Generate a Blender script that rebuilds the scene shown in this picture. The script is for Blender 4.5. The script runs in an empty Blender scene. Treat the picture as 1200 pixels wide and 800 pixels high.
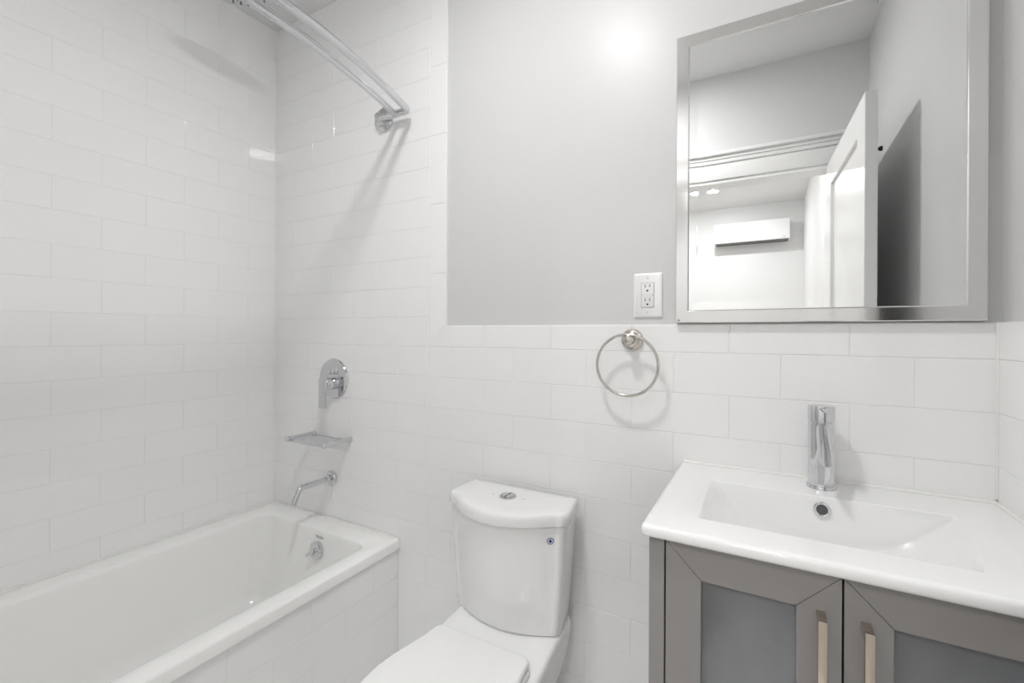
import bpy, bmesh, math, random
from mathutils import Vector, Matrix
random.seed(7)
PI = math.pi
S = bpy.context.scene
COL = S.collection

# ---------------------------------------------------------------- camera, exposure
XL, XR = -1.984, 0.419          # tiled left wall, right wall
YF = -1.40                      # front wall (doorway wall); the back wall is y = 0
ZC = 2.61                       # ceiling
CAM = Vector((0.0, -1.289, 1.21))
yaw, roll = 0.5099, 0.0050
fw = Vector((-math.sin(yaw), math.cos(yaw), 0)); rt = Vector((math.cos(yaw), math.sin(yaw), 0)); up = rt.cross(fw)
r2 = rt*math.cos(roll) + up*math.sin(roll); u2 = -rt*math.sin(roll) + up*math.cos(roll)
cd = bpy.data.cameras.new('camera'); co = bpy.data.objects.new('camera', cd); COL.objects.link(co)
M = Matrix.Identity(4)
for i in range(3):
    M[i][0], M[i][1], M[i][2], M[i][3] = r2[i], u2[i], -fw[i], CAM[i]
co.matrix_world = M
cd.lens = 527.52/1200*36; cd.sensor_width = 36; cd.sensor_fit = 'HORIZONTAL'
cd.shift_y = -8.65/1200; cd.clip_start = 0.01
S.camera = co
S.view_settings.view_transform = 'Standard'; S.view_settings.look = 'None'
S.view_settings.gamma = 1; S.view_settings.use_curve_mapping = False
S.view_settings.exposure = 1.07
w = bpy.data.worlds.new('world'); S.world = w; w.use_nodes = True
w.node_tree.nodes['Background'].inputs[0].default_value = (0.9, 0.95, 1, 1)
w.node_tree.nodes['Background'].inputs[1].default_value = 0.6
S.cycles.max_bounces = 14; S.cycles.diffuse_bounces = 8; S.cycles.glossy_bounces = 8; S.cycles.transmission_bounces = 8
S.cycles.caustics_reflective = True; S.cycles.sample_clamp_indirect = 20.0
LIGHT = (-0.565, -0.83)
E_BATH, E_HALL = 60.0, 290.0

# ---------------------------------------------------------------- materials
def mat(name, col, rough=0.5, metal=0.0, spec=0.5, coat=0.0, trans=0.0, emit=None, es=0.0, ior=1.5):
    m = bpy.data.materials.new(name); m.use_nodes = True
    b = m.node_tree.nodes['Principled BSDF']
    b.inputs['Base Color'].default_value = (*col, 1)
    b.inputs['Roughness'].default_value = rough; b.inputs['Metallic'].default_value = metal
    b.inputs['Specular IOR Level'].default_value = spec; b.inputs['Coat Weight'].default_value = coat
    b.inputs['Transmission Weight'].default_value = trans; b.inputs['IOR'].default_value = ior
    if emit:
        b.inputs['Emission Color'].default_value = (*emit, 1); b.inputs['Emission Strength'].default_value = es
    return m
def bump(m, scale=40, strength=0.05, dist=0.002, detail=2, stretch=(1, 1, 1)):
    nt = m.node_tree; b = nt.nodes['Principled BSDF']
    tc = nt.nodes.new('ShaderNodeTexCoord'); mp = nt.nodes.new('ShaderNodeMapping'); mp.inputs['Scale'].default_value = stretch
    n = nt.nodes.new('ShaderNodeTexNoise'); n.inputs['Scale'].default_value = scale; n.inputs['Detail'].default_value = detail
    bp = nt.nodes.new('ShaderNodeBump'); bp.inputs['Strength'].default_value = strength; bp.inputs['Distance'].default_value = dist
    nt.links.new(tc.outputs['Object'], mp.inputs[0]); nt.links.new(mp.outputs[0], n.inputs['Vector'])
    nt.links.new(n.outputs['Fac'], bp.inputs['Height']); nt.links.new(bp.outputs[0], b.inputs['Normal'])
    return m
def vary(m, c1, c2, scale=3, detail=3, stretch=(1, 1, 1)):
    nt = m.node_tree; b = nt.nodes['Principled BSDF']
    tc = nt.nodes.new('ShaderNodeTexCoord'); mp = nt.nodes.new('ShaderNodeMapping'); mp.inputs['Scale'].default_value = stretch
    n = nt.nodes.new('ShaderNodeTexNoise'); n.inputs['Scale'].default_value = scale; n.inputs['Detail'].default_value = detail
    cr = nt.nodes.new('ShaderNodeValToRGB'); cr.color_ramp.elements[0].position = .3; cr.color_ramp.elements[1].position = .7
    cr.color_ramp.elements[0].color = (*c1, 1); cr.color_ramp.elements[1].color = (*c2, 1)
    nt.links.new(tc.outputs['Object'], mp.inputs[0]); nt.links.new(mp.outputs[0], n.inputs['Vector'])
    nt.links.new(n.outputs['Fac'], cr.inputs[0]); nt.links.new(cr.outputs[0], b.inputs['Base Color'])
    return m
M_PAINT = bump(mat('grey_semi_gloss_paint', (0.675, 0.676, 0.680), 0.34, spec=0.22), 160, 0.08, 0.001)
M_CEIL = bump(mat('ceiling_paint', (0.80, 0.80, 0.795), 0.7), 120, 0.05, 0.001)
M_TILE = vary(bump(mat('white_gloss_tile', (0.85, 0.85, 0.845), 0.06, spec=0.5), 9, 0.05, 0.004), (0.895, 0.895, 0.892), (0.905, 0.905, 0.900), 2.2)
M_GROUT = mat('white_grout', (0.82, 0.815, 0.80), 0.6)
M_CERAMIC = mat('white_vitreous_china', (0.86, 0.86, 0.855), 0.06, coat=0.3)
M_SINK = mat('white_sink_ceramic', (0.89, 0.89, 0.885), 0.06, coat=0.3)
M_TUB = mat('white_acrylic_tub', (0.925, 0.925, 0.912), 0.13, coat=0.2)
M_SEAT = mat('white_seat_plastic', (0.87, 0.87, 0.865), 0.16)
M_CHROME = mat('polished_chrome', (0.69, 0.69, 0.71), 0.05, metal=1)
M_NICKEL = mat('brushed_nickel', (0.62, 0.59, 0.55), 0.16, metal=1)
M_PULL = mat('brushed_nickel_pull', (0.56, 0.49, 0.43), 0.22, metal=1)  # warm reflections on the pulls are tinted into the nickel's base colour
M_STEEL = bump(mat('polished_steel_frame', (0.78, 0.77, 0.76), 0.10, metal=1), 300, 0.01, 0.0005)
M_MIRROR = mat('mirror_silver', (0.93, 0.935, 0.93), 0.0, metal=1)
M_CAB = bump(mat('grey_cabinet_paint', (0.262, 0.250, 0.243), 0.38, spec=0.4), 200, 0.03, 0.001)
M_CABIN = mat('cabinet_interior', (0.30, 0.30, 0.30), 0.6)
M_GLASS = vary(bump(mat('frosted_glass', (0.12, 0.13, 0.14), 0.30, spec=0.5, trans=0.35), 350, 0.12, 0.001), (0.14, 0.145, 0.145), (0.34, 0.35, 0.37), 5, 8, (1, 1, .6))
M_DARK = mat('dark_recess', (0.02, 0.02, 0.02), 0.6)
M_PLASTIC = mat('white_plastic', (0.89, 0.89, 0.89), 0.3)
M_TRIM = mat('white_trim_paint', (0.82, 0.82, 0.81), 0.3)
M_HALL = mat('hall_white_paint', (0.76, 0.76, 0.755), 0.55)
M_CAULK = mat('silicone_caulk', (0.88, 0.875, 0.85), 0.35)
M_LOGO = mat('grey_print', (0.33, 0.33, 0.34), 0.4)
M_BLUE = mat('navy_print', (0.03, 0.045, 0.16), 0.4)
M_STICK = mat('pale_blue_sticker', (0.68, 0.72, 0.84), 0.35)
M_LAMP = mat('lamp_diffuser', (0.9, 0.9, 0.9), 0.5, emit=(1.0, 0.99, .985), es=E_BATH)
M_LAMPH = mat('hall_lamp_diffuser', (0.9, 0.9, 0.9), 0.5, emit=(.98, 0.985, 1.0), es=E_HALL)
def floor_mat(name, c1, c2, mortar, w_, h_, rough):
    m = mat(name, c1, rough); nt = m.node_tree; b = nt.nodes['Principled BSDF']
    tc = nt.nodes.new('ShaderNodeTexCoord'); br = nt.nodes.new('ShaderNodeTexBrick')
    br.inputs['Color1'].default_value = (*c1, 1); br.inputs['Color2'].default_value = (*c2, 1); br.inputs['Mortar'].default_value = (*mortar, 1)
    br.inputs['Scale'].default_value = 1; br.inputs['Brick Width'].default_value = w_; br.inputs['Row Height'].default_value = h_
    br.inputs['Mortar Size'].default_value = 0.0015
    nt.links.new(tc.outputs['Object'], br.inputs['Vector']); nt.links.new(br.outputs['Color'], b.inputs['Base Color'])
    return m
M_FLOOR = floor_mat('grey_floor_tile', (0.82, 0.815, 0.805), (0.85, 0.845, 0.835), (0.6, 0.59, 0.57), 0.6, 0.3, 0.3)
M_WOOD = floor_mat('hall_oak_boards', (0.60, 0.55, 0.48), (0.66, 0.61, 0.54), (0.3, 0.26, 0.22), 1.2, 0.09, 0.35)

# ---------------------------------------------------------------- mesh helpers
ORG = {}
def NB(): return bmesh.new()
def box(bm, x0, x1, y0, y1, z0, z1, bev=0.0, seg=2):
    r = bmesh.ops.create_cube(bm, size=1)
    for v in r['verts']:
        v.co = Vector(((x0+x1)/2 + v.co.x*(x1-x0), (y0+y1)/2 + v.co.y*(y1-y0), (z0+z1)/2 + v.co.z*(z1-z0)))
    if bev:
        es = list({e for v in r['verts'] for e in v.link_edges})
        bmesh.ops.bevel(bm, geom=es, offset=bev, segments=seg, profile=0.5, affect='EDGES')
def loft(bm, rings, cap0=True, cap1=True, close=True):
    vs = [[bm.verts.new(p) for p in r] for r in rings]
    n = len(vs[0])
    for a, b in zip(vs, vs[1:]):
        for i in range(n if close else n-1):
            j = (i+1) % n
            try: bm.faces.new((a[i], a[j], b[j], b[i]))
            except ValueError: pass
    if cap0: bm.faces.new(list(reversed(vs[0])))
    if cap1: bm.faces.new(vs[-1])
    return vs
def frame_of(d):
    d = Vector(d).normalized(); a = Vector((0, 0, 1)) if abs(d.z) < 0.9 else Vector((1, 0, 0))
    u = d.cross(a).normalized(); return u, d.cross(u).normalized(), d
def lathe(bm, prof, o, ax, seg=48, cap0=True, cap1=True):
    u, v, d = frame_of(ax); o = Vector(o)
    rings = [[o + d*h + (u*math.cos(2*PI*i/seg) + v*math.sin(2*PI*i/seg))*max(r, 1e-5) for i in range(seg)] for r, h in prof]
    loft(bm, rings, cap0, cap1)
def tube(bm, pts, r, seg=20, cap=True, closed=False):
    pts = [Vector(p) for p in pts]; n = len(pts); rr = r if isinstance(r, (list, tuple)) else [r]*n
    tan = []
    for i in range(n):
        if closed: t = pts[(i+1) % n]-pts[i-1]
        else: t = pts[min(i+1, n-1)]-pts[max(i-1, 0)]
        tan.append(t.normalized())
    u, v, _ = frame_of(tan[0]); rings = []
    for i in range(n):
        u = (u - tan[i]*u.dot(tan[i])).normalized(); v = tan[i].cross(u)
        rings.append([pts[i] + (u*math.cos(2*PI*k/seg) + v*math.sin(2*PI*k/seg))*rr[i] for k in range(seg)])
    if closed:
        # planar loops only: frames close up
        rings.append(rings[0]); vs = [[bm.verts.new(p) for p in q] for q in rings[:-1]]
        for i in range(n):
            a, b = vs[i], vs[(i+1) % n]
            for k in range(seg):
                j = (k+1) % seg; bm.faces.new((a[k], a[j], b[j], b[k]))
    else: loft(bm, rings, cap, cap)
def arc_path(pts, rad, n=8):
    """polyline with rounded corners"""
    P = [Vector(p) for p in pts]; out = [P[0]]
    for a, b, c in zip(P, P[1:], P[2:]):
        d1 = (a-b).normalized(); d2 = (c-b).normalized(); ang = d1.angle(d2); t = rad/math.tan(ang/2)
        s, e = b+d1*t, b+d2*t
        for k in range(n+1):
            q = k/n; out.append(s*(1-q)**2 + b*2*q*(1-q) + e*q*q)
    out.append(P[-1]); return out
def rrect(x0, x1, y0, y1, r, z, n=6):
    out = []
    for cx, cy, a0 in ((x1-r, y1-r, 0), (x0+r, y1-r, PI/2), (x0+r, y0+r, PI), (x1-r, y0+r, 1.5*PI)):
        for k in range(n+1):
            a = a0 + k/n*PI/2; out.append(Vector((cx+r*math.cos(a), cy+r*math.sin(a), z)))
    return out
def wpos(o):
    return ORG.get(o.name, Vector((0, 0, 0)))
def obj(name, bm, m, parent=None, org=None, smooth=35, bev=0, kind=None, label=None, cat=None, group=None):
    bmesh.ops.remove_doubles(bm, verts=bm.verts, dist=1e-6)
    bmesh.ops.recalc_face_normals(bm, faces=bm.faces)
    o_ = wpos(parent) if parent else Vector(org or (0, 0, 0))
    bmesh.ops.translate(bm, vec=-o_, verts=bm.verts)
    me = bpy.data.meshes.new(name); bm.to_mesh(me); bm.free()
    ob = bpy.data.objects.new(name, me); COL.objects.link(ob)
    for mm in (m if isinstance(m, (list, tuple)) else [m]): me.materials.append(mm)
    if smooth:
        for p in me.polygons: p.use_smooth = True
        me.set_sharp_from_angle(angle=math.radians(smooth))
    if parent: ob.parent = parent
    else: ob.location = o_
    ORG[ob.name] = o_.copy()
    if bev:
        b = ob.modifiers.new('bevel', 'BEVEL'); b.width = bev; b.segments = 3; b.limit_method = 'ANGLE'; b.harden_normals = False
    if kind: ob['kind'] = kind
    if label: ob['label'] = label
    if cat: ob['category'] = cat
    if group: ob['group'] = group
    return ob
def thing(name, loc, label, cat, group=None):
    o = bpy.data.objects.new(name, None); COL.objects.link(o); o.location = loc; o.empty_display_size = .05
    ORG[o.name] = Vector(loc); o['label'] = label; o['category'] = cat
    if group: o['group'] = group
    return o
def struct(name, bm, m, parent=None, smooth=0):
    return obj(name, bm, m, parent, smooth=smooth, kind='structure')

# ---------------------------------------------------------------- room shell
VZ0 = .868
TT = 0.009                       # tile thickness
PW = TT - 0.003                  # paint surface behind tile face
b = NB(); box(b, XL-.12, XR+.12, YF-.12, .12, -.1, 0); struct('floor', b, M_FLOOR)
b = NB(); box(b, XL-.12, XR+.12, YF-.12, .12, ZC, ZC+.1); struct('ceiling', b, M_CEIL)
b = NB(); box(b, XL-.15, XR+.15, TT, .15, 0, ZC); wall_back = struct('wall_back', b, M_PAINT)
b = NB(); box(b, XL-.15, XL-TT, YF-.12, TT, 0, ZC); wall_left = struct('wall_left', b, M_GROUT)
b = NB(); box(b, XR+TT, XR+.15, YF-.12, TT, 0, ZC); wall_right = struct('wall_right', b, M_PAINT)

Z0R, RH, TL, GR = 1.272, 0.1096, 0.2515, 0.0013
def quad_tile(bm, P, a0, a1, z0, z1):
    """one tile on a plane; P(a, z, d): a along the wall, d out of it. Slightly tipped like hand-laid tile"""
    t1, t2 = random.uniform(-.0002, .0002), random.uniform(-.0002, .0002); o = random.uniform(-.0002, .0002)
    c = 0.0011
    def q(a, z, d):
        u = (a-a0)/(a1-a0)-.5; v = (z-z0)/(z1-z0)-.5
        return bm.verts.new(P(a, z, d + (o + u*t1*2 + v*t2 if d > -.003 else 0)))
    rings = []
    for ins, d in ((0, -TT+.0005), (0, -.0008), (c*.35, -.0003), (c, 0)):
        rings.append([q(a0+ins, z0+ins, d), q(a1-ins, z0+ins, d), q(a1-ins, z1-ins, d), q(a0+ins, z1-ins, d)])
    for A, B in zip(rings, rings[1:]):
        for i in range(4):
            j = (i+1) % 4; bm.faces.new((A[i], A[j], B[j], B[i]))
    bm.faces.new(rings[-1])
def tile_rows(bm, P, a0, a1, zlo, zhi, phase_even, phase_odd, rowz=None):
    r = -30
    while r < 30:
        zt, zb = Z0R - RH*r, Z0R - RH*(r+1); r += 1
        z0, z1 = max(zb, zlo), min(zt, zhi)
        if z1-z0 < .008: continue
        ph = phase_even if (r-1) % 2 == 0 else phase_odd
        k = math.floor((a0-ph)/TL)
        while True:
            s, e = ph+TL*k, ph+TL*(k+1); k += 1
            if s >= a1: break
            s, e = max(s, a0), min(e, a1)
            if e-s < .008: continue
            quad_tile(bm, P, s+GR/2, e-GR/2, z0+GR/2, z1-GR/2)
PB = lambda a, z, d: Vector((a, -d, z))
PL = lambda a, z, d: Vector((XL+d, a, z))
PR = lambda a, z, d: Vector((XR-d, a, z))
BX0, BX1, BZ0, BZ1 = -1.0685, -0.991, 1.1624, 1.2395     # border course around the painted field
def zkeep(c, X): return c
# tiles of the back wall
b = NB()
tile_rows(b, PB, XL, BX0, .0, ZC, .174, .037)
tile_rows(b, PB, BX0, XR, .0, BZ0, .174, .037)
# border: vertical run, mitred corner, horizontal run (bullnose outer edge)
def border(bm, P, corners, nose):
    """corners CCW (a,z); nose: index of the edge that is rounded over"""
    n = 4; rings = []
    for ins, d in ((0, -TT+.0005), (0, -.002), (.0008, -.0007), (.0022, 0)):
        ring = []
        ca = sum(p[0] for p in corners)/n; cz = sum(p[1] for p in corners)/n
        for i, (a, z) in enumerate(corners):
            e = ins
            if nose is not None and i in (nose, (nose+1) % n): e = ins*2.6
            ring.append(bm.verts.new(P(a + (e if a < ca else -e)*(.7 if nose is not None else 1), z + (e if z < cz else -e)*(.7 if nose is not None else 1), d)))
        rings.append(ring)
    for A, B in zip(rings, rings[1:]):
        for i in range(4):
            j = (i+1) % 4; bm.faces.new((A[i], A[j], B[j], B[i]))
    bm.faces.new(rings[-1])
g = GR/2
z = BZ1 + .012; k = 0
zs = [BZ1, 1.4265, 1.678, 1.9295, 2.181, 2.4325, ZC]
border(b, PB, [(BX0+g, BZ0+g), (BX1-.0005, BZ1-.0005), (BX1-.0005, zs[1]-g), (BX0+g, zs[1]-g)], 1)
for z0, z1 in zip(zs[1:], zs[2:]): border(b, PB, [(BX0+g, z0+g), (BX1-.0005, z0+g), (BX1-.0005, z1-g), (BX0+g, z1-g)], 1)
xs = [BX1] + [x for x in (-.832, -.5805, -.329, -.0775, .174)] + [XR-.001]
border(b, PB, [(BX0+g, BZ0+g), (xs[1]-g, BZ0+g), (xs[1]-g, BZ1-.0005), (BX1-.0005, BZ1-.0005)], 2)
for x0, x1 in zip(xs[1:], xs[2:]): border(b, PB, [(x0+g, BZ0+g), (x1-g, BZ0+g), (x1-g, BZ1-.0005), (x0+g, BZ1-.0005)], 2)
# grout bed behind the tiles (tucked under them), a step lower than their faces
tf = struct('tile_field', b, M_TILE, wall_back)
b = NB(); box(b, XL-TT, BX1-.0006, .0012, TT, 0, ZC); box(b, BX1-.0006, XR+TT, .0012, TT, 0, BZ1-.0006)
struct('grout_bed', b, M_GROUT, wall_back)
b = NB(); tile_rows(b, PL, YF, 0, .0, ZC, 0.0, -.1257)
struct('tile_field', b, M_TILE, wall_left)
b = NB(); box(b, XL-TT, XL-.0008, YF, 0, 0, ZC); struct('grout_bed', b, M_GROUT, wall_left)
b = NB(); tube(b, [(XL+.001, -.001, .44), (XL+.001, -.001, ZC)], .0032, 10); struct('caulk_bead', b, M_CAULK, wall_left, smooth=40)
b = NB(); tile_rows(b, PR, YF, 0, .0, BZ0, -.11, -.236)
ys = [YF, -1.11, -.86, -.61, -.36, -.11, 0]
for y0, y1 in zip(ys, ys[1:]): border(b, PR, [(y0+g, BZ0+g), (y1-g, BZ0+g), (y1-g, BZ1-.0005), (y0+g, BZ1-.0005)], 2)
struct('tile_field', b, M_TILE, wall_right)
b = NB(); box(b, XR+.0012, XR+TT, YF, 0, 0, BZ1-.0006); struct('grout_bed', b, M_GROUT, wall_right)
b = NB(); tube(b, [(XR-.001, -.001, VZ0+.01), (XR-.001, -.001, BZ1)], .003, 10); struct('caulk_bead', b, M_CAULK, wall_right, smooth=40)

# front wall with the doorway the photographer stands in
DX0, DX1, DZ = -0.53, 0.285, 2.045
b = NB(); box(b, XL-.15, DX0, YF-.12, YF, 0, ZC); box(b, DX1, XR+.15, YF-.12, YF, 0, ZC); box(b, DX0, DX1, YF-.12, YF, DZ, ZC)
struct('wall_front', b, M_PAINT)
b = NB()   # stepped door casing
for d, w0, w1 in ((.012, 0, .085), (.020, .085, .105), (.026, .105, .125), (.040, .125, .142)):
    box(b, DX0-w1, XR, YF-.0005, YF+d, DZ+w0, DZ+w1, .0015)
for d, w0, w1 in ((.012, 0, .085), (.020, .085, .105), (.026, .105, .125)):
    box(b, DX0-w1, DX0-w0, YF-.0005, YF+d, 0, DZ+.0, .0015)
box(b, DX0, DX1, YF-.11, YF+.004, DZ-.018, DZ, 0); box(b, DX0, DX0+.018, YF-.11, YF+.004, 0, DZ-.018)
box(b, DX1-.018, DX1, YF-.11, YF+.004, 0, DZ-.018)
struct('trim_1', b, M_TRIM, smooth=30)

# door leaf, standing open along the right wall
hx, hy = 0.262, YF+.012; ex, ey = 0.292, YF+.012+.765
dirv = Vector((ex-hx, ey-hy, 0)).normalized(); nrm = Vector((dirv.y, -dirv.x, 0))   # towards the right wall
DT, DW, DTOP = .036, .762, 2.028
def dpt(a, n, z): return Vector((hx, hy, 0)) + dirv*a + nrm*n + Vector((0, 0, z))
b = NB()
def dbox(a0, a1, n0, n1, z0, z1):
    q = [b.verts.new(dpt(a, n, z)) for z in (z0, z1) for n in (n0, n1) for a in (a0, a1)]
    for f in ((0, 1, 3, 2), (4, 6, 7, 5), (0, 4, 5, 1), (2, 3, 7, 6), (0, 2, 6, 4), (1, 5, 7, 3)): b.faces.new([q[i] for i in f])
st = .115
dbox(0, st, 0, DT, .01, DTOP); dbox(DW-st, DW, 0, DT, .01, DTOP)
for z0, z1 in ((.01, .22), (.95, 1.07), (DTOP-st, DTOP)): dbox(st, DW-st, 0, DT, z0, z1)
dbox(st, DW-st, .012, DT-.012, .2, DTOP-.1)
door = struct('door_1', b, M_TRIM); bv = door.modifiers.new('bevel', 'BEVEL'); bv.width = .003; bv.segments = 2; bv.limit_method = 'ANGLE'
ORG['door_1'] = Vector((0, 0, 0))
b = NB()
for s in (-1, 1):
    n0 = -.0 if s < 0 else DT
    ctr = dpt(DW-.06, n0, .98)
    lathe(b, [(.026, 0), (.026, .006), (.010, .009), (.009, .035), (.022, .042), (.026, .052), (.020, .062), (.004, .064)], ctr, nrm*s, 32)
obj('door_knob', b, M_NICKEL, door)
b = NB()
q = dpt(DW-.02, DT, 1.835); lathe(b, [(.005, 0), (.005, .006), (.008, .008), (.008, .015), (.002, .016)], q, nrm, 16)
obj('coat_hook', b, M_DARK, door)

# hall beyond the doorway (seen in the mirror)
HX0, HX1, HY0, HY1 = -2.3, 0.352, -4.24, YF-.12
b = NB(); box(b, HX0-.1, HX1+.3, HY0-.1, HY1, -.1, 0); struct('floor_hall', b, M_WOOD)
b = NB(); box(b, HX0-.1, HX1+.3, HY0-.1, HY1, ZC, ZC+.1); struct('ceiling_hall', b, M_CEIL)
b = NB(); box(b, HX0-.1, HX1+.1, HY0-.1, HY0, 0, ZC); struct('wall_hall_far', b, M_HALL)
b = NB(); box(b, HX1, HX1+.1, HY0, HY1, 0, ZC); struct('wall_hall_right', b, M_HALL)
b = NB(); box(b, HX0-.1, HX0, HY0, HY1, 0, ZC); struct('wall_hall_left', b, M_HALL)
ac = thing('air_conditioner', (-.12, HY0, 2.18), 'white wall-mounted air conditioner on hall wall, seen in mirror', 'air conditioner')
b = NB(); box(b, -.475, .228, HY0, HY0+.16, 2.197, 2.405, .008, 3); obj('housing', b, M_PLASTIC, ac)
b = NB(); box(b, -.462, .215, HY0+.02, HY0+.145, 2.188, 2.1965, 0); obj('outlet_vent', b, mat('dark_grey_louver', (.12, .12, .12), .5), ac)
for q0, q1 in ((-.44, -.42), (.165, .19)):
    b = NB(); box(b, q0, q1, HY0+.16, HY0+.161, 2.215, 2.219); obj('badge', b, M_LOGO, ac)

def downlight(x, y, rad, m, label, group=None, dome=0):
    t = thing('ceiling_light', (x, y, ZC), label, 'ceiling light', group)
    b = NB(); lathe(b, [(rad+.022, 0), (rad+.022, -.006), (rad+.004, -.014), (rad, -.012), (rad, -.004)], (x, y, ZC), (0, 0, 1), 48, False, False)
    obj('trim_ring', b, M_PLASTIC, t)
    b = NB(); lathe(b, [(rad*math.cos(a*PI/16), -.008-dome*math.sin(a*PI/16)) for a in range(9)] if dome else [(rad, -.008), (.0001, -.008)], (x, y, ZC), (0, 0, 1), 48, False, False); obj('diffuser', b, m, t)
    return t
downlight(*LIGHT, .105, M_LAMP, 'round white flush ceiling light in the middle of the bathroom ceiling', dome=.012)
hl = 'round recessed downlight in the hall ceiling, reflected in the mirror'
downlight(-.435, -3.49, .047, M_LAMPH, hl, dome=.012)
downlight(-.08, -2.05, .047, M_LAMPH, 'unseen fill lamp added in the hall ceiling nearest the doorway', dome=.012)  # added lamp, out of view: throws light through the doorway onto floor and tub
downlight(-1.55, -2.9, .047, M_LAMPH, 'unseen fill lamp added in the left half of the hall ceiling', dome=.012)  # another unseen lamp, added only to brighten the hall

# ---------------------------------------------------------------- bathtub and its tiled apron
RX0, RX1, RZ = XL+.001, -1.203, 0.431
tub = thing('bathtub', (-1.59, -.7, 0), 'white alcove bathtub with a flat rim set in the tiled corner', 'bathtub')
b = NB()
ix0, ix1, iy0, iy1 = -1.882, -1.272, YF+.09, -.100
def rr(x0, x1, y0, y1, r, z): return rrect(x0, x1, y0, y1, r, z, 8)
o0, o1 = YF+.001, -.001
rings = [rr(RX0, RX1, o0, o1, .003, RZ-.036), rr(RX0, RX1, o0, o1, .003, RZ-.007), rr(RX0+.002, RX1-.002, o0+.002, o1-.002, .003, RZ-.002), rr(RX0+.007, RX1-.007, o0+.007, o1-.007, .003, RZ),
         rr(ix0-.008, ix1+.008, iy0-.008, iy1+.008, .052, RZ), rr(ix0-.002, ix1+.002, iy0-.002, iy1+.002, .048, RZ-.003), rr(ix0, ix1, iy0, iy1, .046, RZ-.010)]
for q in (.1, .2, .35, .5, .65, .8):
    e = .05*q**1.3
    rings.append(rr(ix0+e*.6, ix1-e*.6, iy0+.16*q, iy1-e*.9, .046+.05*q, RZ-.010-.33*q))
zb = .075
for k in range(1, 7):
    a = k/6*PI/2; f = .07
    e = .05*.8**1.3
    rings.append(rr(ix0+e*.6+f*(1-math.cos(a)), ix1-e*.6-f*(1-math.cos(a)), iy0+.128+f*(1-math.cos(a)), iy1-e*.9-f*(1-math.cos(a)), .086, RZ-.274-(RZ-.274-zb)*math.sin(a)))
loft(b, rings, False, True)
# underside of the rim
obj('tub_shell', b, M_TUB, tub, smooth=50)
OC = Vector((-1.538, -.112, .353))
oa = Vector((0, -1, .12)).normalized()
b = NB(); lathe(b, [(.034, -.006), (.034, .006), (.030, .009), (.020, .010), (.0001, .010)], OC, oa, 40); op = obj('overflow_plate', b, M_CHROME, tub)
b = NB(); lathe(b, [(.0085, .008), (.0085, .022), (.004, .025)], OC, oa, 20)
tube(b, [OC+oa*.018, OC+oa*.022+Vector((-.010, 0, -.008)), OC+oa*.026+Vector((-.022, 0, -.018)), OC+oa*.026+Vector((-.028, 0, -.022))], [.005, .0055, .0065, .004], 14)
obj('lever', b, M_CHROME, op)
b = NB(); lathe(b, [(.036, 0), (.034, .004), (.02, .005), (.0001, .005)], (-1.577, -.30, zb), (0, 0, 1), 32); obj('drain', b, M_CHROME, tub)
# small grey maker's mark above the overflow plate
def text_mesh(s, size, loc, rx, rz, name, m, parent, extr=.0002, yscale=1):
    cu = bpy.data.curves.new(name, 'FONT'); cu.body = s; cu.size = size; cu.extrude = extr; cu.align_x = 'CENTER'; cu.align_y = 'CENTER'
    ob = bpy.data.objects.new('tmp', cu); COL.objects.link(ob)
    dg = bpy.context.evaluated_depsgraph_get(); me = bpy.data.meshes.new_from_object(ob.evaluated_get(dg))
    COL.objects.unlink(ob); bpy.data.objects.remove(ob)
    o = bpy.data.objects.new(name, me); COL.objects.link(o); me.materials.clear(); me.materials.append(m)
    o.parent = parent; p = Vector(loc)-wpos(parent)
    me.transform(Matrix.Translation(p) @ Matrix.Rotation(rz, 4, 'Z') @ Matrix.Rotation(rx, 4, 'X'))
    ORG[o.name] = wpos(parent); return o
text_mesh('MAAX', .016, (-1.532, -.1035, .402), math.radians(90), 0, 'logo_text', M_LOGO, tub)
AX = -1.211
b = NB(); box(b, AX-.04, AX-TT, YF, -.0, 0, RZ-.036); apron = struct('wall_apron', b, M_GROUT)
b = NB(); PA = lambda a, z, d: Vector((AX+d, a, z))
tile_rows(b, PA, YF, -.002, 0, RZ-.037, -.125, 0)
struct('tile_field', b, M_TILE, apron)
b = NB(); box(b, AX-TT, AX-.0009, YF, -.0, 0, RZ-.037); struct('grout_bed', b, M_GROUT, apron)
b = NB()
tube(b, [(RX0+.003, YF+.006, RZ+.001), (RX0+.003, -.0045, RZ+.001), (RX1-.004, -.0045, RZ+.001)], .0035, 12)
obj('caulk_bead', b, M_CAULK, tub)

# ---------------------------------------------------------------- shower valve
vc = Vector((-1.575, 0, 1.020))
sv = thing('shower_valve', vc, 'round chrome shower valve plate with lever handle on tiled wall', 'shower valve')
b = NB(); lathe(b, [(.084, 0), (.084, .005), (.081, .009), (.076, .010), (.0001, .010)], vc, (0, -1, 0), 64); obj('cover_plate', b, M_CHROME, sv)
b = NB(); box(b, vc.x-.012, vc.x+.012, -.034, -.009, 1.037, 1.060, .002); obj('diverter_knob', b, M_CHROME, sv)
b = NB(); lathe(b, [(.025, .009), (.025, .054), (.023, .057), (.0001, .057)], (vc.x+.006, 0, 1.000), (0, -1, 0), 40); hub = obj('handle_hub', b, M_CHROME, sv)
b = NB()
for z0, z1 in ((.903, 1.026),):
    box(b, -1.592, -1.550, -.066, -.056, z0, z1, .003)
obj('lever', b, M_CHROME, hub)

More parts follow.
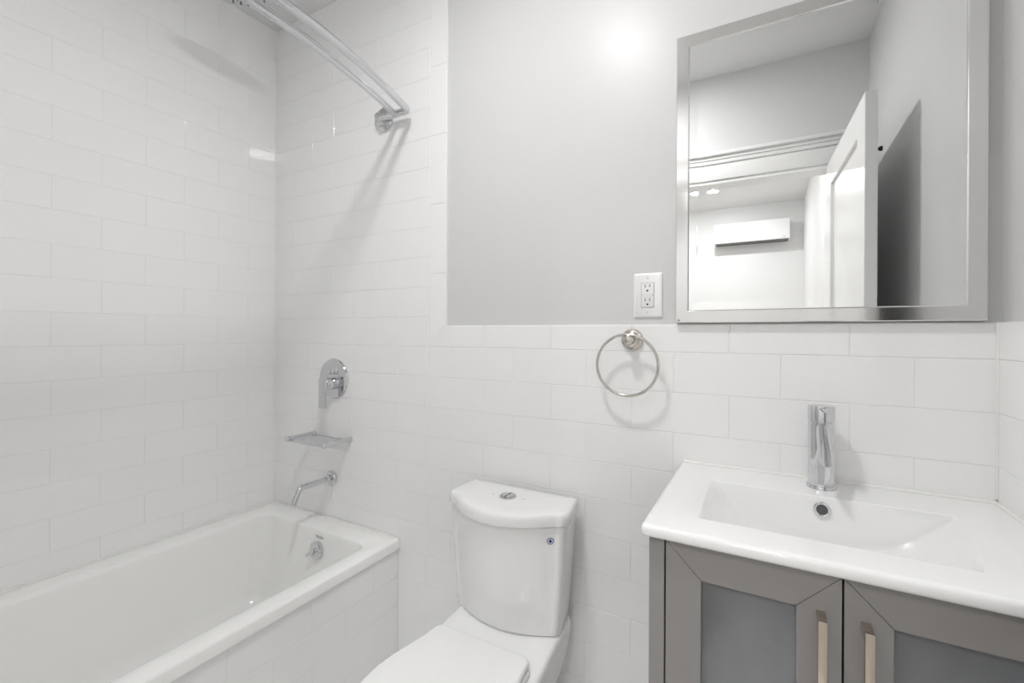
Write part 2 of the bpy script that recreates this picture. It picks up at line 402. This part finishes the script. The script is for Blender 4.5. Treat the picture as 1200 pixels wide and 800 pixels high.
# ---------------------------------------------------------------- soap shelf
sx0, sx1, sz = -1.700, -1.478, .776
sh = thing('soap_shelf', ((sx0+sx1)/2, 0, sz), 'small chrome wire soap shelf between valve and tub spout', 'shelf')
for x in (sx0, sx1):
    b = NB(); lathe(b, [(.013, 0), (.013, .006), (.0095, .009), (.0095, .120), (.0115, .121), (.0115, .131), (.009, .134), (.0001, .134)], (x, 0, sz), (0, -1, 0), 24); obj('side_bar', b, M_CHROME, sh)
b = NB(); box(b, sx0+.002, sx1-.002, -.124, -.118, sz-.012, sz+.004, .002); box(b, sx0+.002, sx1-.002, -.020, -.014, sz-.008, sz+.004, .002); obj('rail', b, M_CHROME, sh)
for k in range(8):
    y = -.032-k*.0108; b = NB(); tube(b, [(sx0+.002, y, sz-.002), (sx1-.002, y, sz-.002)], .0022, 10); obj('wire', b, M_CHROME, sh)

# ---------------------------------------------------------------- tub spout
sp = thing('tub_spout', (-1.588, 0, .600), 'chrome wall-mounted tub spout with bent tube above the rim', 'spout')
b = NB(); lathe(b, [(.031, 0), (.031, .008), (.028, .012), (.017, .014), (.017, .034), (.014, .036), (.0001, .036)], (-1.588, 0, .600), (0, -1, 0), 40); obj('escutcheon', b, M_CHROME, sp)
b = NB(); pth = arc_path([(-1.588, -.03, .600), (-1.588, -.152, .600), (-1.588, -.178, .545)], .022, 10)
tube(b, pth, .0118, 24, False)
lathe(b, [(.0118, 0), (.0118, .002), (.009, .002), (.009, -.01)], pth[-1], (pth[-1]-pth[-2]), 24, False, True)
obj('spout_tube', b, M_CHROME, sp)

# ---------------------------------------------------------------- shower rod
rod = thing('shower_rod', (-1.30, 0, 2.02), 'curved double chrome shower curtain rod above the bathtub', 'curtain rod')
fz = 2.043
for ye, sgn in ((0, -1), (YF, 1)):
    b = NB(); lathe(b, [(.048, 0), (.048, .004), (.042, .010), (.026, .015), (.015, .018), (.014, .030), (.012, .040), (.0001, .041)], (-1.297, ye, fz), (0, sgn, 0), 40)
    lathe(b, [(.0001, 0), (.007, 0), (.007, .014), (.004, .016), (.0001, .016)], (-1.297, ye+sgn*.008, fz-.034), (0, sgn, 0), 20, False, False)
    obj('flange', b, M_CHROME, rod)
ya, yb_ = -.033, YF+.033
def bulge(y, x0, s):
    t = (y-ya)/(yb_-ya); return x0 + s*4*t*(1-t)
za = 2.030
def barpts(x0, s, n=40, y0=None):
    return [(bulge(ya+(yb_-ya)*k/n, x0, s), ya+(yb_-ya)*k/n, za) for k in range(n+1)]
inner = barpts(-1.2075, .100)
outer = barpts(-1.146, .107)
b = NB(); tube(b, inner, .0122, 24); obj('inner_rod', b, M_CHROME, rod)
mid = outer[1:-1]
pth = arc_path([(-1.283, ya, fz-.009), (-1.143, ya, za), Vector(mid[1])], .030, 10)[:-1] + [Vector(p) for p in mid[1:-1]]
pe = arc_path([Vector(mid[-2]), (-1.143, yb_, za), (-1.283, yb_, fz-.009)], .030, 10)[1:]
b = NB(); tube(b, pth+pe, .0128, 24); obj('outer_rod', b, M_CHROME, rod)

# ---------------------------------------------------------------- rain shower head
hc = Vector((-1.583, -.414, 2.40))
hd = thing('rain_shower', (hc.x, hc.y, ZC), 'round chrome rain shower head dropping from the ceiling over the tub', 'shower head')
b = NB(); lathe(b, [(.118, 0), (.124, .003), (.124, .010), (.05, .020), (.018, .030), (.016, .045), (.011, .048)], hc, (0, 0, 1), 64, False, True)
lathe(b, [(.118, 0), (.0001, 0)], hc, (0, 0, 1), 64, False, False); pl = obj('spray_plate', b, M_CHROME, hd)
M_RUB = mat('grey_rubber', (.10, .10, .11), .5); nz0 = None
for ring, n in ((.02, 6), (.04, 10), (.06, 14), (.08, 20), (.10, 26)):
    for k in range(n):
        a = 2*PI*k/n; off = Vector((ring*math.cos(a), ring*math.sin(a), 0))
        if nz0 is None:
            b = NB(); lathe(b, [(.0028, .001), (.0022, -.003), (.0001, -.003)], hc, (0, 0, 1), 8, False, True); nz0 = nz = obj('nozzle', b, M_RUB, pl)
        else: nz = nz0.copy(); COL.objects.link(nz); nz.parent = pl
        nz.location = off
b = NB(); lathe(b, [(.010, .04), (.010, .20), (.028, .203), (.030, ZC-hc.z)], hc, (0, 0, 1), 32); obj('drop_pipe', b, M_CHROME, hd)

# ---------------------------------------------------------------- towel ring
tc_ = Vector((-.3265, 0, 1.196))
tr = thing('towel_ring', tc_, 'round brushed nickel towel ring hanging on tile below the outlet', 'towel ring')
b = NB(); lathe(b, [(.031, 0), (.031, .005), (.028, .010), (.022, .012), (.021, .016), (.013, .020), (.011, .030), (.013, .040), (.015, .048), (.013, .056), (.006, .060), (.0001, .0605)], tc_, (0, -1, 0), 48)
obj('wall_mount', b, M_NICKEL, tr)
b = NB(); R_ = .0845; cc = Vector((tc_.x-.004, -.047, tc_.z+.014-R_))
tube(b, [cc+Vector((R_*math.sin(2*PI*k/96), 0.0, R_*math.cos(2*PI*k/96))) for k in range(96)], .0040, 16, closed=True)
obj('ring', b, M_NICKEL, tr)

# ---------------------------------------------------------------- outlet
ol = thing('power_outlet', (-.2855, PW, 1.3215), 'white double power outlet on grey wall left of the mirror', 'outlet')
ox, oz, ow, oh = -.2855, 1.3215, .0785, .124
b = NB()
loft(b, [[Vector((p.x, TT-.0005, p.y)) for p in rrect(ox-ow/2, ox+ow/2, oz-oh/2, oz+oh/2, .003, 0, 3)],
         [Vector((p.x, .005, p.y)) for p in rrect(ox-ow/2, ox+ow/2, oz-oh/2, oz+oh/2, .003, 0, 3)],
         [Vector((p.x, .002, p.y)) for p in rrect(ox-ow/2+.004, ox+ow/2-.004, oz-oh/2+.004, oz+oh/2-.004, .003, 0, 3)]])
obj('cover_plate', b, M_PLASTIC, ol)
b = NB(); box(b, ox-.0165, ox+.0165, .0005-.0012, .004, oz-.0335, oz+.0335, .0008); rc = obj('receptacle', b, mat('outlet_face', (.84, .84, .84), .3), ol)
b = NB()
for cz in (.0185, -.020):
    box(b, ox-.0072, ox-.0052, -.0012, .0, oz+cz+.003, oz+cz+.011); box(b, ox+.0052, ox+.0070, -.0012, .0, oz+cz+.004, oz+cz+.011)
    lathe(b, [(.0027, 0), (.0027, .0003)], (ox, -.0009, oz+cz-.006), (0, -1, 0), 16)
obj('slots', b, M_DARK, rc)
b = NB(); box(b, ox-.0060, ox+.0060, -.0020, -.0005, oz+.0010, oz+.0042, .0004); box(b, ox-.0060, ox+.0060, -.0020, -.0005, oz-.0042, oz-.0012, .0004); obj('test_button', b, M_PLASTIC, rc)
M_IND, M_SCR = mat('dim_indicator', (.25, .25, .24), .4), mat('pale_screw', (.72, .70, .70), .35)
for xx in (-.0135, .0135):
    b = NB(); lathe(b, [(.0012, 0), (.0012, .0003)], (ox+xx, -.0009, oz), (0, -1, 0), 10); obj('indicator_light', b, M_IND, rc)
for zz in (-.048, .048):
    b = NB(); lathe(b, [(.003, 0), (.003, .0006), (.001, .001)], (ox, .0022, oz+zz), (0, -1, 0), 16); obj('screw', b, M_SCR, ol)
b = NB(); box(b, ox-.0185, ox+.0185, .0012, .0022, oz-.0355, oz+.0355); obj('recess', b, mat('recess_grey', (.55, .55, .55), .5), ol)

# ---------------------------------------------------------------- mirror
mx0, mx1, mz0, mz1 = -.208, .399, 1.2425, 2.008
MD, FW = .017, .0335
mi = thing('wall_mirror', ((mx0+mx1)/2, 0, mz0), 'rectangular mirror in polished steel frame on the wall above the sink', 'mirror')
b = NB()
def mring(i, y): return [Vector((mx0+i, y, mz0+i)), Vector((mx1-i, y, mz0+i)), Vector((mx1-i, y, mz1-i)), Vector((mx0+i, y, mz1-i))]
loft(b, [mring(.002, TT-.001), mring(0, .004), mring(0, -MD+.002), mring(.002, -MD), mring(FW-.003, -MD), mring(FW-.001, -MD+.001), mring(FW, -MD+.003), mring(FW, -.008)], False, False)
obj('mirror_frame', b, M_STEEL, mi, smooth=0)
b = NB()
loft(b, [mring(FW-.002, -.0145), mring(FW+.021, -.0140)], False, True)
obj('mirror_glass', b, M_MIRROR, mi, smooth=0)
b = NB(); box(b, mx0+.003, mx1-.003, -.006, TT-.001, mz0+.003, mz1-.003); obj('backing_board', b, M_DARK, mi)
b = NB(); q = [b.verts.new(p) for p in ((mx0+.004, -MD-.0002, mz0+.004), (mx0+.013, -MD-.0002, mz0+.004), (mx0+.0075, -MD-.0002, mz0+.012))]; b.faces.new(q)
obj('corner_sticker', b, M_LOGO, mi)

# ---------------------------------------------------------------- sink top
vx0, vx1, vyf, VZ = -.193, XR-.001, -.463, .868
sk = thing('sink', (.112, -.23, .85), 'white rectangular ceramic sink top with shallow basin on grey cabinet', 'sink')
b = NB()
def sr(x0, x1, y0, y1, r, z): return rrect(x0, x1, y0, y1, r, z, 6)
VT = .022
rings = [sr(vx0+.012, vx1, vyf+.012, -.001, .004, VZ-VT), sr(vx0+.003, vx1, vyf+.003, -.001, .006, VZ-VT+.001), sr(vx0, vx1, vyf, -.001, .008, VZ-VT+.006), sr(vx0, vx1, vyf, -.001, .008, VZ-.006), sr(vx0+.002, vx1, vyf+.002, -.001, .008, VZ-.0015),
         sr(vx0+.007, vx1-.002, vyf+.007, -.003, .008, VZ)]
rings.append(sr(vx0+.009, vx1-.004, vyf+.009, -.005, .008, VZ))
vo = loft(b, rings, False, False)
bx0, by0, by1 = -.106, -.384, -.128
def bxr(y): return .322 - .042*max(0, (by1-y)/(by1-by0))**1.8
BD, NV = .096, 56
def sect(v):
    u = 1-abs(2*v-1); D = BD*(1-(1-u)**2.87); r = min(.010, D*.5); w = .013*D/BD; rt_ = min(.003, D*.4); P = []
    for k in range(5):
        a = k/4*PI/2; P.append((by1-rt_*math.sin(a)*1.0, VZ-rt_*(1-math.cos(a))))
    for q in (.33, .66): P.append((by1-rt_-w*q, VZ-rt_-(D-r-rt_)*q))
    for k in range(6):
        a = k/5*PI/2; P.append((by1-rt_-w-r*(1-math.cos(a)), VZ-D+r-r*math.sin(a)))
    ya_ = P[-1][0]; Q = [(by0+by1-y, z) for y, z in reversed(P)]
    yb2 = Q[0][0]
    return P + [(ya_+(yb2-ya_)*q, VZ-D-.0012*math.sin(q*PI)) for q in (.2, .4, .6, .8)] + Q
cols = []
for i_ in range(NV+1):
    v = i_/NV; v = .5-.5*math.cos(v*PI) if False else v
    cols.append([b.verts.new((bx0+(bxr(y)-bx0)*v, y, z)) for y, z in sect(v)])
for A, B in zip(cols, cols[1:]):
    for k in range(len(A)-1): b.faces.new((A[k], A[k+1], B[k+1], B[k]))
loop = [c[0] for c in cols] + cols[-1][1:-1] + [c[-1] for c in reversed(cols)] + list(reversed(cols[0][1:-1]))
cxm, cym = .108, (by0+by1)/2
off = []
for q in loop:
    dx = .0015 if q.co.x > bxr(q.co.y)-1e-5 else (-.0015 if q.co.x < bx0+1e-5 else 0); dy = .0015 if q.co.y > by1-1e-5 else (-.0015 if q.co.y < by0+1e-5 else 0)
    off.append(b.verts.new((q.co.x+dx, q.co.y+dy, VZ)))
nl = len(loop); ed = []
for k in range(nl):
    b.faces.new((loop[k], loop[(k+1) % nl], off[(k+1) % nl], off[k])); ed.append(b.edges.get((off[k], off[(k+1) % nl])))
to_ = vo[-1]
for k in range(len(to_)): ed.append(b.edges.get((to_[k], to_[(k+1) % len(to_)])))
bmesh.ops.triangle_fill(b, use_beauty=True, use_dissolve=False, edges=ed)
basin = obj('basin', b, M_SINK, sk, smooth=60)
ocn = Vector((.109, -.1375, .8425))
oax = Vector((0, -1, .16)).normalized()
b = NB(); lathe(b, [(.0155, -.004), (.0155, .002), (.0125, .004), (.0105, .003), (.0095, -.002)], ocn, oax, 36, False, False); of = obj('overflow_ring', b, M_CHROME, sk)
b = NB(); lathe(b, [(.0100, .0005), (.0001, .0005)], ocn, oax, 24, False, False); obj('overflow_hole', b, mat('overflow_dark', (.10, .10, .10), .4), of)
b = NB(); lathe(b, [(.030, 0), (.028, .004), (.015, .006), (.0001, .006)], (.105, -.255, VZ-.0975), (0, 0, 1), 32); obj('drain', b, M_CHROME, sk)
b = NB(); tube(b, arc_path([(vx0+.008, -.0025, VZ+.0015), (vx1-.0015, -.0025, VZ+.0015), (vx1-.0015, vyf+.01, VZ+.0015)], .008), .0042, 14); obj('caulk_bead', b, M_CAULK, sk)

# ---------------------------------------------------------------- faucet
fx, fy = .1145, -.060
fc = thing('faucet', (fx, fy, VZ), 'chrome single-lever basin faucet with straight cylindrical body', 'faucet')
b = NB(); lathe(b, [(.0288, 0), (.0288, .005), (.0275, .007), (.0256, .0075), (.0256, .148), (.0244, .149), (.0244, .151), (.0001, .151)], (fx, fy, VZ), (0, 0, 1), 56); obj('body', b, M_CHROME, fc)
b = NB(); lathe(b, [(.0244, .151), (.0260, .152), (.0260, .182), (.0248, .1845), (.020, .1855), (.0001, .187)], (fx, fy, VZ), (0, 0, 1), 56); hn = obj('handle_cap', b, M_CHROME, fc)
b = NB()
q0 = Vector((fx, fy-.012, VZ+.179)); q1 = Vector((fx, fy-.078, VZ+.182))
loft(b, [[p+Vector((dx, 0, dzz)) for dx, dzz in ((-w_, -.003), (w_, -.003), (w_, .003), (-w_, .003))] for p, w_ in ((q0, .006), (q0.lerp(q1, .5), .005), (q1, .0045))])
obj('lever', b, M_CHROME, hn, bev=.0012)
b = NB(); p0 = Vector((fx, fy, VZ+.150)); p1 = Vector((fx, fy-.082, VZ+.088)); dr = (p1-p0).normalized(); su, sv2, _ = frame_of(dr)
def sring(r, base, cut):
    out = []
    for k in range(36):
        p = base + (su*math.cos(2*PI*k/36)+sv2*math.sin(2*PI*k/36))*r
        if cut is not None: p = p + dr*((cut + .25*(p.y-p1.y) - p.z)/(dr.z - .25*dr.y))   # end cut close to horizontal
        out.append(p)
    return out
zc_ = VZ+.084
loft(b, [sring(.0130, p0, None), sring(.0130, p1, zc_+.001), sring(.0122, p1, zc_), sring(.0100, p1, zc_), sring(.0100, p1, zc_+.004), sring(.0001, p1, zc_+.004)], False, False)
obj('spout', b, M_CHROME, fc)

# ---------------------------------------------------------------- vanity cabinet
vc_ = thing('vanity_cabinet', (.112, -.23, 0), 'grey vanity cabinet with two frosted glass doors below the sink', 'cabinet')
cx0, cx1, cyf, cz1 = -.181, .413, -.448, VZ-.0225
b = NB()
box(b, cx0, cx0+.0265, cyf, -.004, 0, cz1, .001); box(b, cx1-.0265, cx1, cyf, -.004, 0, cz1, .001)
box(b, cx0+.0265, cx1-.0265, -.016, -.004, .08, cz1); box(b, cx0+.0265, cx1-.0265, cyf+.022, -.016, .10, .116)
box(b, cx0+.0265, cx1-.0265, cyf+.05, cyf+.066, 0, .10); box(b, cx0+.0265, cx1-.0265, cyf+.024, cyf+.05, cz1-.05, cz1)
obj('carcass', b, M_CAB, vc_)
b = NB(); box(b, cx0+.0265, cx1-.0265, cyf+.08, -.016, .44, .456); obj('shelf', b, M_CABIN, vc_)
def vdoor(x0, x1, z0, z1, fw_, handx):
    yf, yb = cyf-.0, cyf+.020; b = NB()
    # four mitred rails with a hairline at each mitre
    g_ = .0004
    def rail(c):   # c: outer a, outer b, inner b, inner a (x,z)
        cen = sum((Vector(p) for p in c), Vector((0, 0)))/4
        cc2 = [Vector(p)+(cen-Vector(p)).normalized()*g_ for p in c]
        ch = .0006
        cc3 = [Vector(p)+(cen-Vector(p)).normalized()*(g_+ch) for p in c]
        loft(b, [[Vector((p.x, yb, p.y)) for p in cc2], [Vector((p.x, yf+ch, p.y)) for p in cc2], [Vector((p.x, yf, p.y)) for p in cc3]])
    O = [(x0, z0), (x1, z0), (x1, z1), (x0, z1)]; I = [(x0+fw_, z0+fw_), (x1-fw_, z0+fw_), (x1-fw_, z1-fw_), (x0+fw_, z1-fw_)]
    for i in range(4):
        j = (i+1) % 4; rail([O[i], O[j], I[j], I[i]])
    d = obj('door', b, M_CAB, vc_, smooth=0)
    b = NB(); box(b, x0+fw_-.004, x1-fw_+.004, yf+.009, yf+.013, z0+fw_-.004, z1-fw_+.004); obj('glass_pane', b, M_GLASS, d)
    b = NB(); hw, hz1, hz0, yo = .0058, .785, .625, cyf-.032
    box(b, handx-hw, handx+hw, yo, yo+.009, hz0, hz1, .0009)
    box(b, handx-hw, handx+hw, yo+.0085, cyf+.0005, hz1-.010, hz1, .0006); box(b, handx-hw, handx+hw, yo+.0085, cyf+.0005, hz0, hz0+.010, .0006)
    obj('handle', b, M_PULL, d)
dz0, dz1 = .105, cz1-.003
vdoor(cx0+.0295, .1053, dz0, dz1, .0585, .0785)
vdoor(.1083, cx1-.0295, dz0, dz1, .0585, .1345)

# ---------------------------------------------------------------- toilet
TX, TCX = -.648, -.656
to = thing('toilet', (TX, -.35, 0), 'white two-piece toilet with closed lid between tub and vanity', 'toilet')
def outline(hwb, hw, yb, yf, ym, rb, n=64, pw=2.0):
    """closed plan outline: straight back with rounded corners, sides widening to hw at ym, elliptical front at yf"""
    pts = []
    # right half from front centre to back centre
    N = n//2
    half = []
    nf = N*5//8
    for k in range(nf+1):
        a = k/nf*PI/2
        half.append((hw*math.sin(a)**(2/pw), ym-(ym-yf)*math.cos(a)**(2/pw)))
    ns = N//8
    for k in range(1, ns+1):
        t = k/ns; y = ym + (yb-rb-ym)*t; e = t*t*(3-2*t)
        half.append((hw+(hwb-hw)*e, y))
    nc = N-nf-ns-1
    for k in range(1, nc+1):
        a = k/nc*PI/2
        half.append((hwb-rb+rb*math.cos(a), yb-rb+rb*math.sin(a)))
    half.append((0, yb))
    R1 = [(TX+x, y) for x, y in half]
    L1 = [(TX-x, y) for x, y in reversed(half[1:-1])]
    return R1+L1
def lay(ol, z): return [Vector((x, y, z(x, y) if callable(z) else z)) for x, y in ol]
def shrink(ol, d, c=None):
    n = len(ol); out = []
    for i in range(n):
        a, b2 = Vector(ol[i-1]), Vector(ol[(i+1) % n]); t = (b2-a).normalized(); nn = Vector((-t.y, t.x))
        p = Vector(ol[i])+nn*d; out.append((p.x, p.y))
    return out
def sm(t): t = max(0, min(1, t)); return t*t*(3-2*t)
DK = .366
def deckz(x, y): return DK + .012*sm((y+.275)/.09)
b = NB()
O_ = lambda *a: outline(*a)
rings = [lay(O_(.105, .105, -.075, -.50, -.33, .04), 0), lay(O_(.105, .108, -.075, -.50, -.33, .04), .03), lay(O_(.112, .112, -.06, -.52, -.35, .04), .12),
         lay(O_(.128, .128, -.05, -.57, -.39, .04), .20), lay(O_(.148, .152, -.035, -.63, -.44, .04), .27), lay(O_(.156, .172, -.03, -.68, -.47, .035), .32),
         lay(O_(.160, .180, -.028, -.70, -.48, .035), lambda x, y: .345+.6*(deckz(x, y)-DK)), lay(O_(.160, .182, -.027, -.703, -.48, .035), lambda x, y: deckz(x, y)-.010)]
top = O_(.160, .182, -.027, -.703, -.48, .035)
for d, e in ((.003, -.003), (.010, 0)): rings.append(lay(shrink(top, d), lambda x, y, e=e: deckz(x, y)+e))
for s in (.8, .6, .4, .2, .03):
    rings.append(lay([(TX+(x-TX)*s*.94, -.36+(y+.36)*s*.965) for x, y in top], deckz))
loft(b, rings, True, True); obj('bowl', b, M_CERAMIC, to, smooth=60)
# seat and closed lid
def slab(name, ol, z0, z1, r, m, dome=0):
    b = NB(); rr_ = []
    for a in (0, .5, 1): rr_.append(lay(shrink(ol, r*.6*(1-math.sin(a*PI/2))), z0+r*.5*(1-math.cos(a*PI/2))))
    for a in (0, .25, .5, .75, 1): rr_.append(lay(shrink(ol, r*(1-math.cos(a*PI/2))), z1-r+r*math.sin(a*PI/2)))
    base = shrink(ol, r)
    for s in (.75, .5, .25, .03): rr_.append(lay([(TX+(x-TX)*s, -.50+(y+.50)*s) for x, y in base], z1+dome*(1-s*s)))
    loft(b, rr_, True, True); return obj(name, b, m, to, smooth=60)
slab('seat', O_(.150, .176, -.288, -.716, -.485, .02), DK+.002, DK+.016, .005, M_SEAT)
slab('seat_lid', O_(.146, .176, -.280, -.722, -.485, .022), DK+.0175, DK+.034, .008, M_SEAT, .003)
# tank
def tank_ol(hw, yb, yc, bow, r, n=10, cx=TX):
    pts = []
    m_ = 16
    for k in range(m_+1):      # front, left to right (CCW seen from above)
        t = k/m_; x = -hw+r*.9+(2*hw-1.8*r)*t; u = x/(hw-r*.9) if hw > r else 0
        pts.append((cx+x, yc-bow*(1-u*u)))
    for k in range(1, n+1):
        a = -PI/2+k/n*PI/2; pts.append((cx+hw-r+r*math.cos(a)*1.0, yc+r+r*math.sin(a)))
    rb = .012
    for k in range(n+1):
        a = k/n*PI/2; pts.append((cx+hw-.018-rb+rb*math.cos(a), yb-rb+rb*math.sin(a)))
    for k in range(n+1):
        a = PI/2+k/n*PI/2; pts.append((cx-hw+.004+rb+rb*math.cos(a), yb-rb+rb*math.sin(a)))
    for k in range(n):
        a = PI+k/n*PI/2; pts.append((cx-hw+r+r*math.cos(a), yc+r+r*math.sin(a)))
    return pts
b = NB(); rings = []
zt0, zt1 = .3785, .6905
for k in range(13):
    t = k/12; z = zt0+(zt1-zt0)*t
    ins = 0
    if k == 0: rings.append(lay(shrink(tank_ol(.169, -.027, -.161, .042, .026, cx=TCX), .009), zt0-.006)); rings.append(lay(shrink(tank_ol(.169, -.027, -.161, .042, .026, cx=TCX), .008), zt0+.003)); z += .0045; ins = .001
    if k == 12: z -= .004
    hw = .169+.023*t**.8; rings.append(lay(shrink(tank_ol(hw, -.027, -.161-.007*t, .042+.030*t, .026, cx=TCX), ins), z + (.004 if k == 0 else 0)*0))
rings.append(lay(shrink(tank_ol(.192, -.027, -.168, .072, .026, cx=TCX), .001), zt1-.0025)); rings.append(lay(shrink(tank_ol(.192, -.027, -.168, .072, .026, cx=TCX), .009), zt1-.002)); rings.append(lay(shrink(tank_ol(.192, -.027, -.168, .072, .026, cx=TCX), .009), zt1+.006))
loft(b, rings, True, True); obj('tank', b, M_CERAMIC, to, smooth=50)
b = NB(); L = tank_ol(.199, -.024, -.176, .076, .034, cx=TCX)
LZ0, LZ1 = .692, .727
rings = [lay(shrink(L, .006), LZ0-.001), lay(shrink(L, .001), LZ0), lay(L, LZ0+.003)]
rings.append(lay(shrink(L, .001), LZ1-.014))
for a in (.25, .5, .75, 1): rings.append(lay(shrink(L, .001+.013*(1-math.cos(a*PI/2))), LZ1-.014+.013*math.sin(a*PI/2)))
bs = shrink(L, .014)
for s in (.75, .5, .25, .03): rings.append(lay([(TX+(x-TX)*s, -.125+(y+.125)*s) for x, y in bs], LZ1-.001+.0012*(1-s)))
loft(b, rings, True, True); obj('tank_lid', b, M_CERAMIC, to, smooth=60)
bc = Vector((-.662, -.125, LZ1))
b = NB(); lathe(b, [(.026, -.002), (.026, .002), (.023, .0045), (.0205, .004), (.0200, .0005)], bc, (0, 0, 1), 48, False, False); fb = obj('flush_button', b, M_CHROME, to)
b = NB(); lathe(b, [(.0195, -.001), (.0190, .0045), (.014, .0060), (.0001, .0064)], bc, (0, 0, 1), 48, False, True); obj('button_cap', b, M_CHROME, fb)
b = NB(); box(b, bc.x-.0007, bc.x+.0007, bc.y-.018, bc.y+.018, bc.z+.003, bc.z+.0069); obj('button_gap', b, M_DARK, fb)
# printed marks beside the flush button
for (px_, py_, pr_) in ((-.048, -.004, .0030), (.043, .0035, .0034), (.051, .008, .0034)):
    b = NB(); lathe(b, [(pr_, 0), (pr_, .0004)], (bc.x+px_, bc.y+py_, LZ1-.0004), (0, 0, 1), 12); obj('printed_mark', b, M_LOGO, to)
# water-saving sticker: pale disc, navy ring and drop
scn = Vector((-.512, -.2335, .655))
def front_y(x, z):
    t = (z-zt0)/(zt1-zt0); hw = .169+.023*t**.8; yc = -.161-.007*t; bow = .042+.030*t; u = (x-TCX)/(hw-.026*.9); return yc-bow*(1-u*u)
def face_pt(x, z, off): return Vector((x, front_y(x, z)-off, z))
b = NB()
def disc(cx, cz, r0, r1, off, n=32):
    A = [b.verts.new(face_pt(cx+.84*r1*math.cos(2*PI*k/n), cz+r1*math.sin(2*PI*k/n), off)) for k in range(n)]
    if r0 <= 0: b.faces.new(A); return
    B = [b.verts.new(face_pt(cx+.84*r0*math.cos(2*PI*k/n), cz+r0*math.sin(2*PI*k/n), off)) for k in range(n)]
    for k in range(n): b.faces.new((A[k], A[(k+1) % n], B[(k+1) % n], B[k]))
stx, stz = -.5005, .652
disc(stx, stz, 0, .0095, .0004); stk = obj('sticker', b, M_STICK, to, label='round pale blue water-drop sticker')
b = NB(); disc(stx, stz, .0078, .0092, .0007)
dp = [(0, .0062), (.0015, .0028), (.0034, -.0005), (.0030, -.0032), (.0012, -.0046), (-.0012, -.0046), (-.0030, -.0032), (-.0034, -.0005), (-.0015, .0028)]
b.faces.new([b.verts.new(face_pt(stx+x, stz+z, .0007)) for x, z in dp]); obj('drop_emblem', b, M_BLUE, stk)
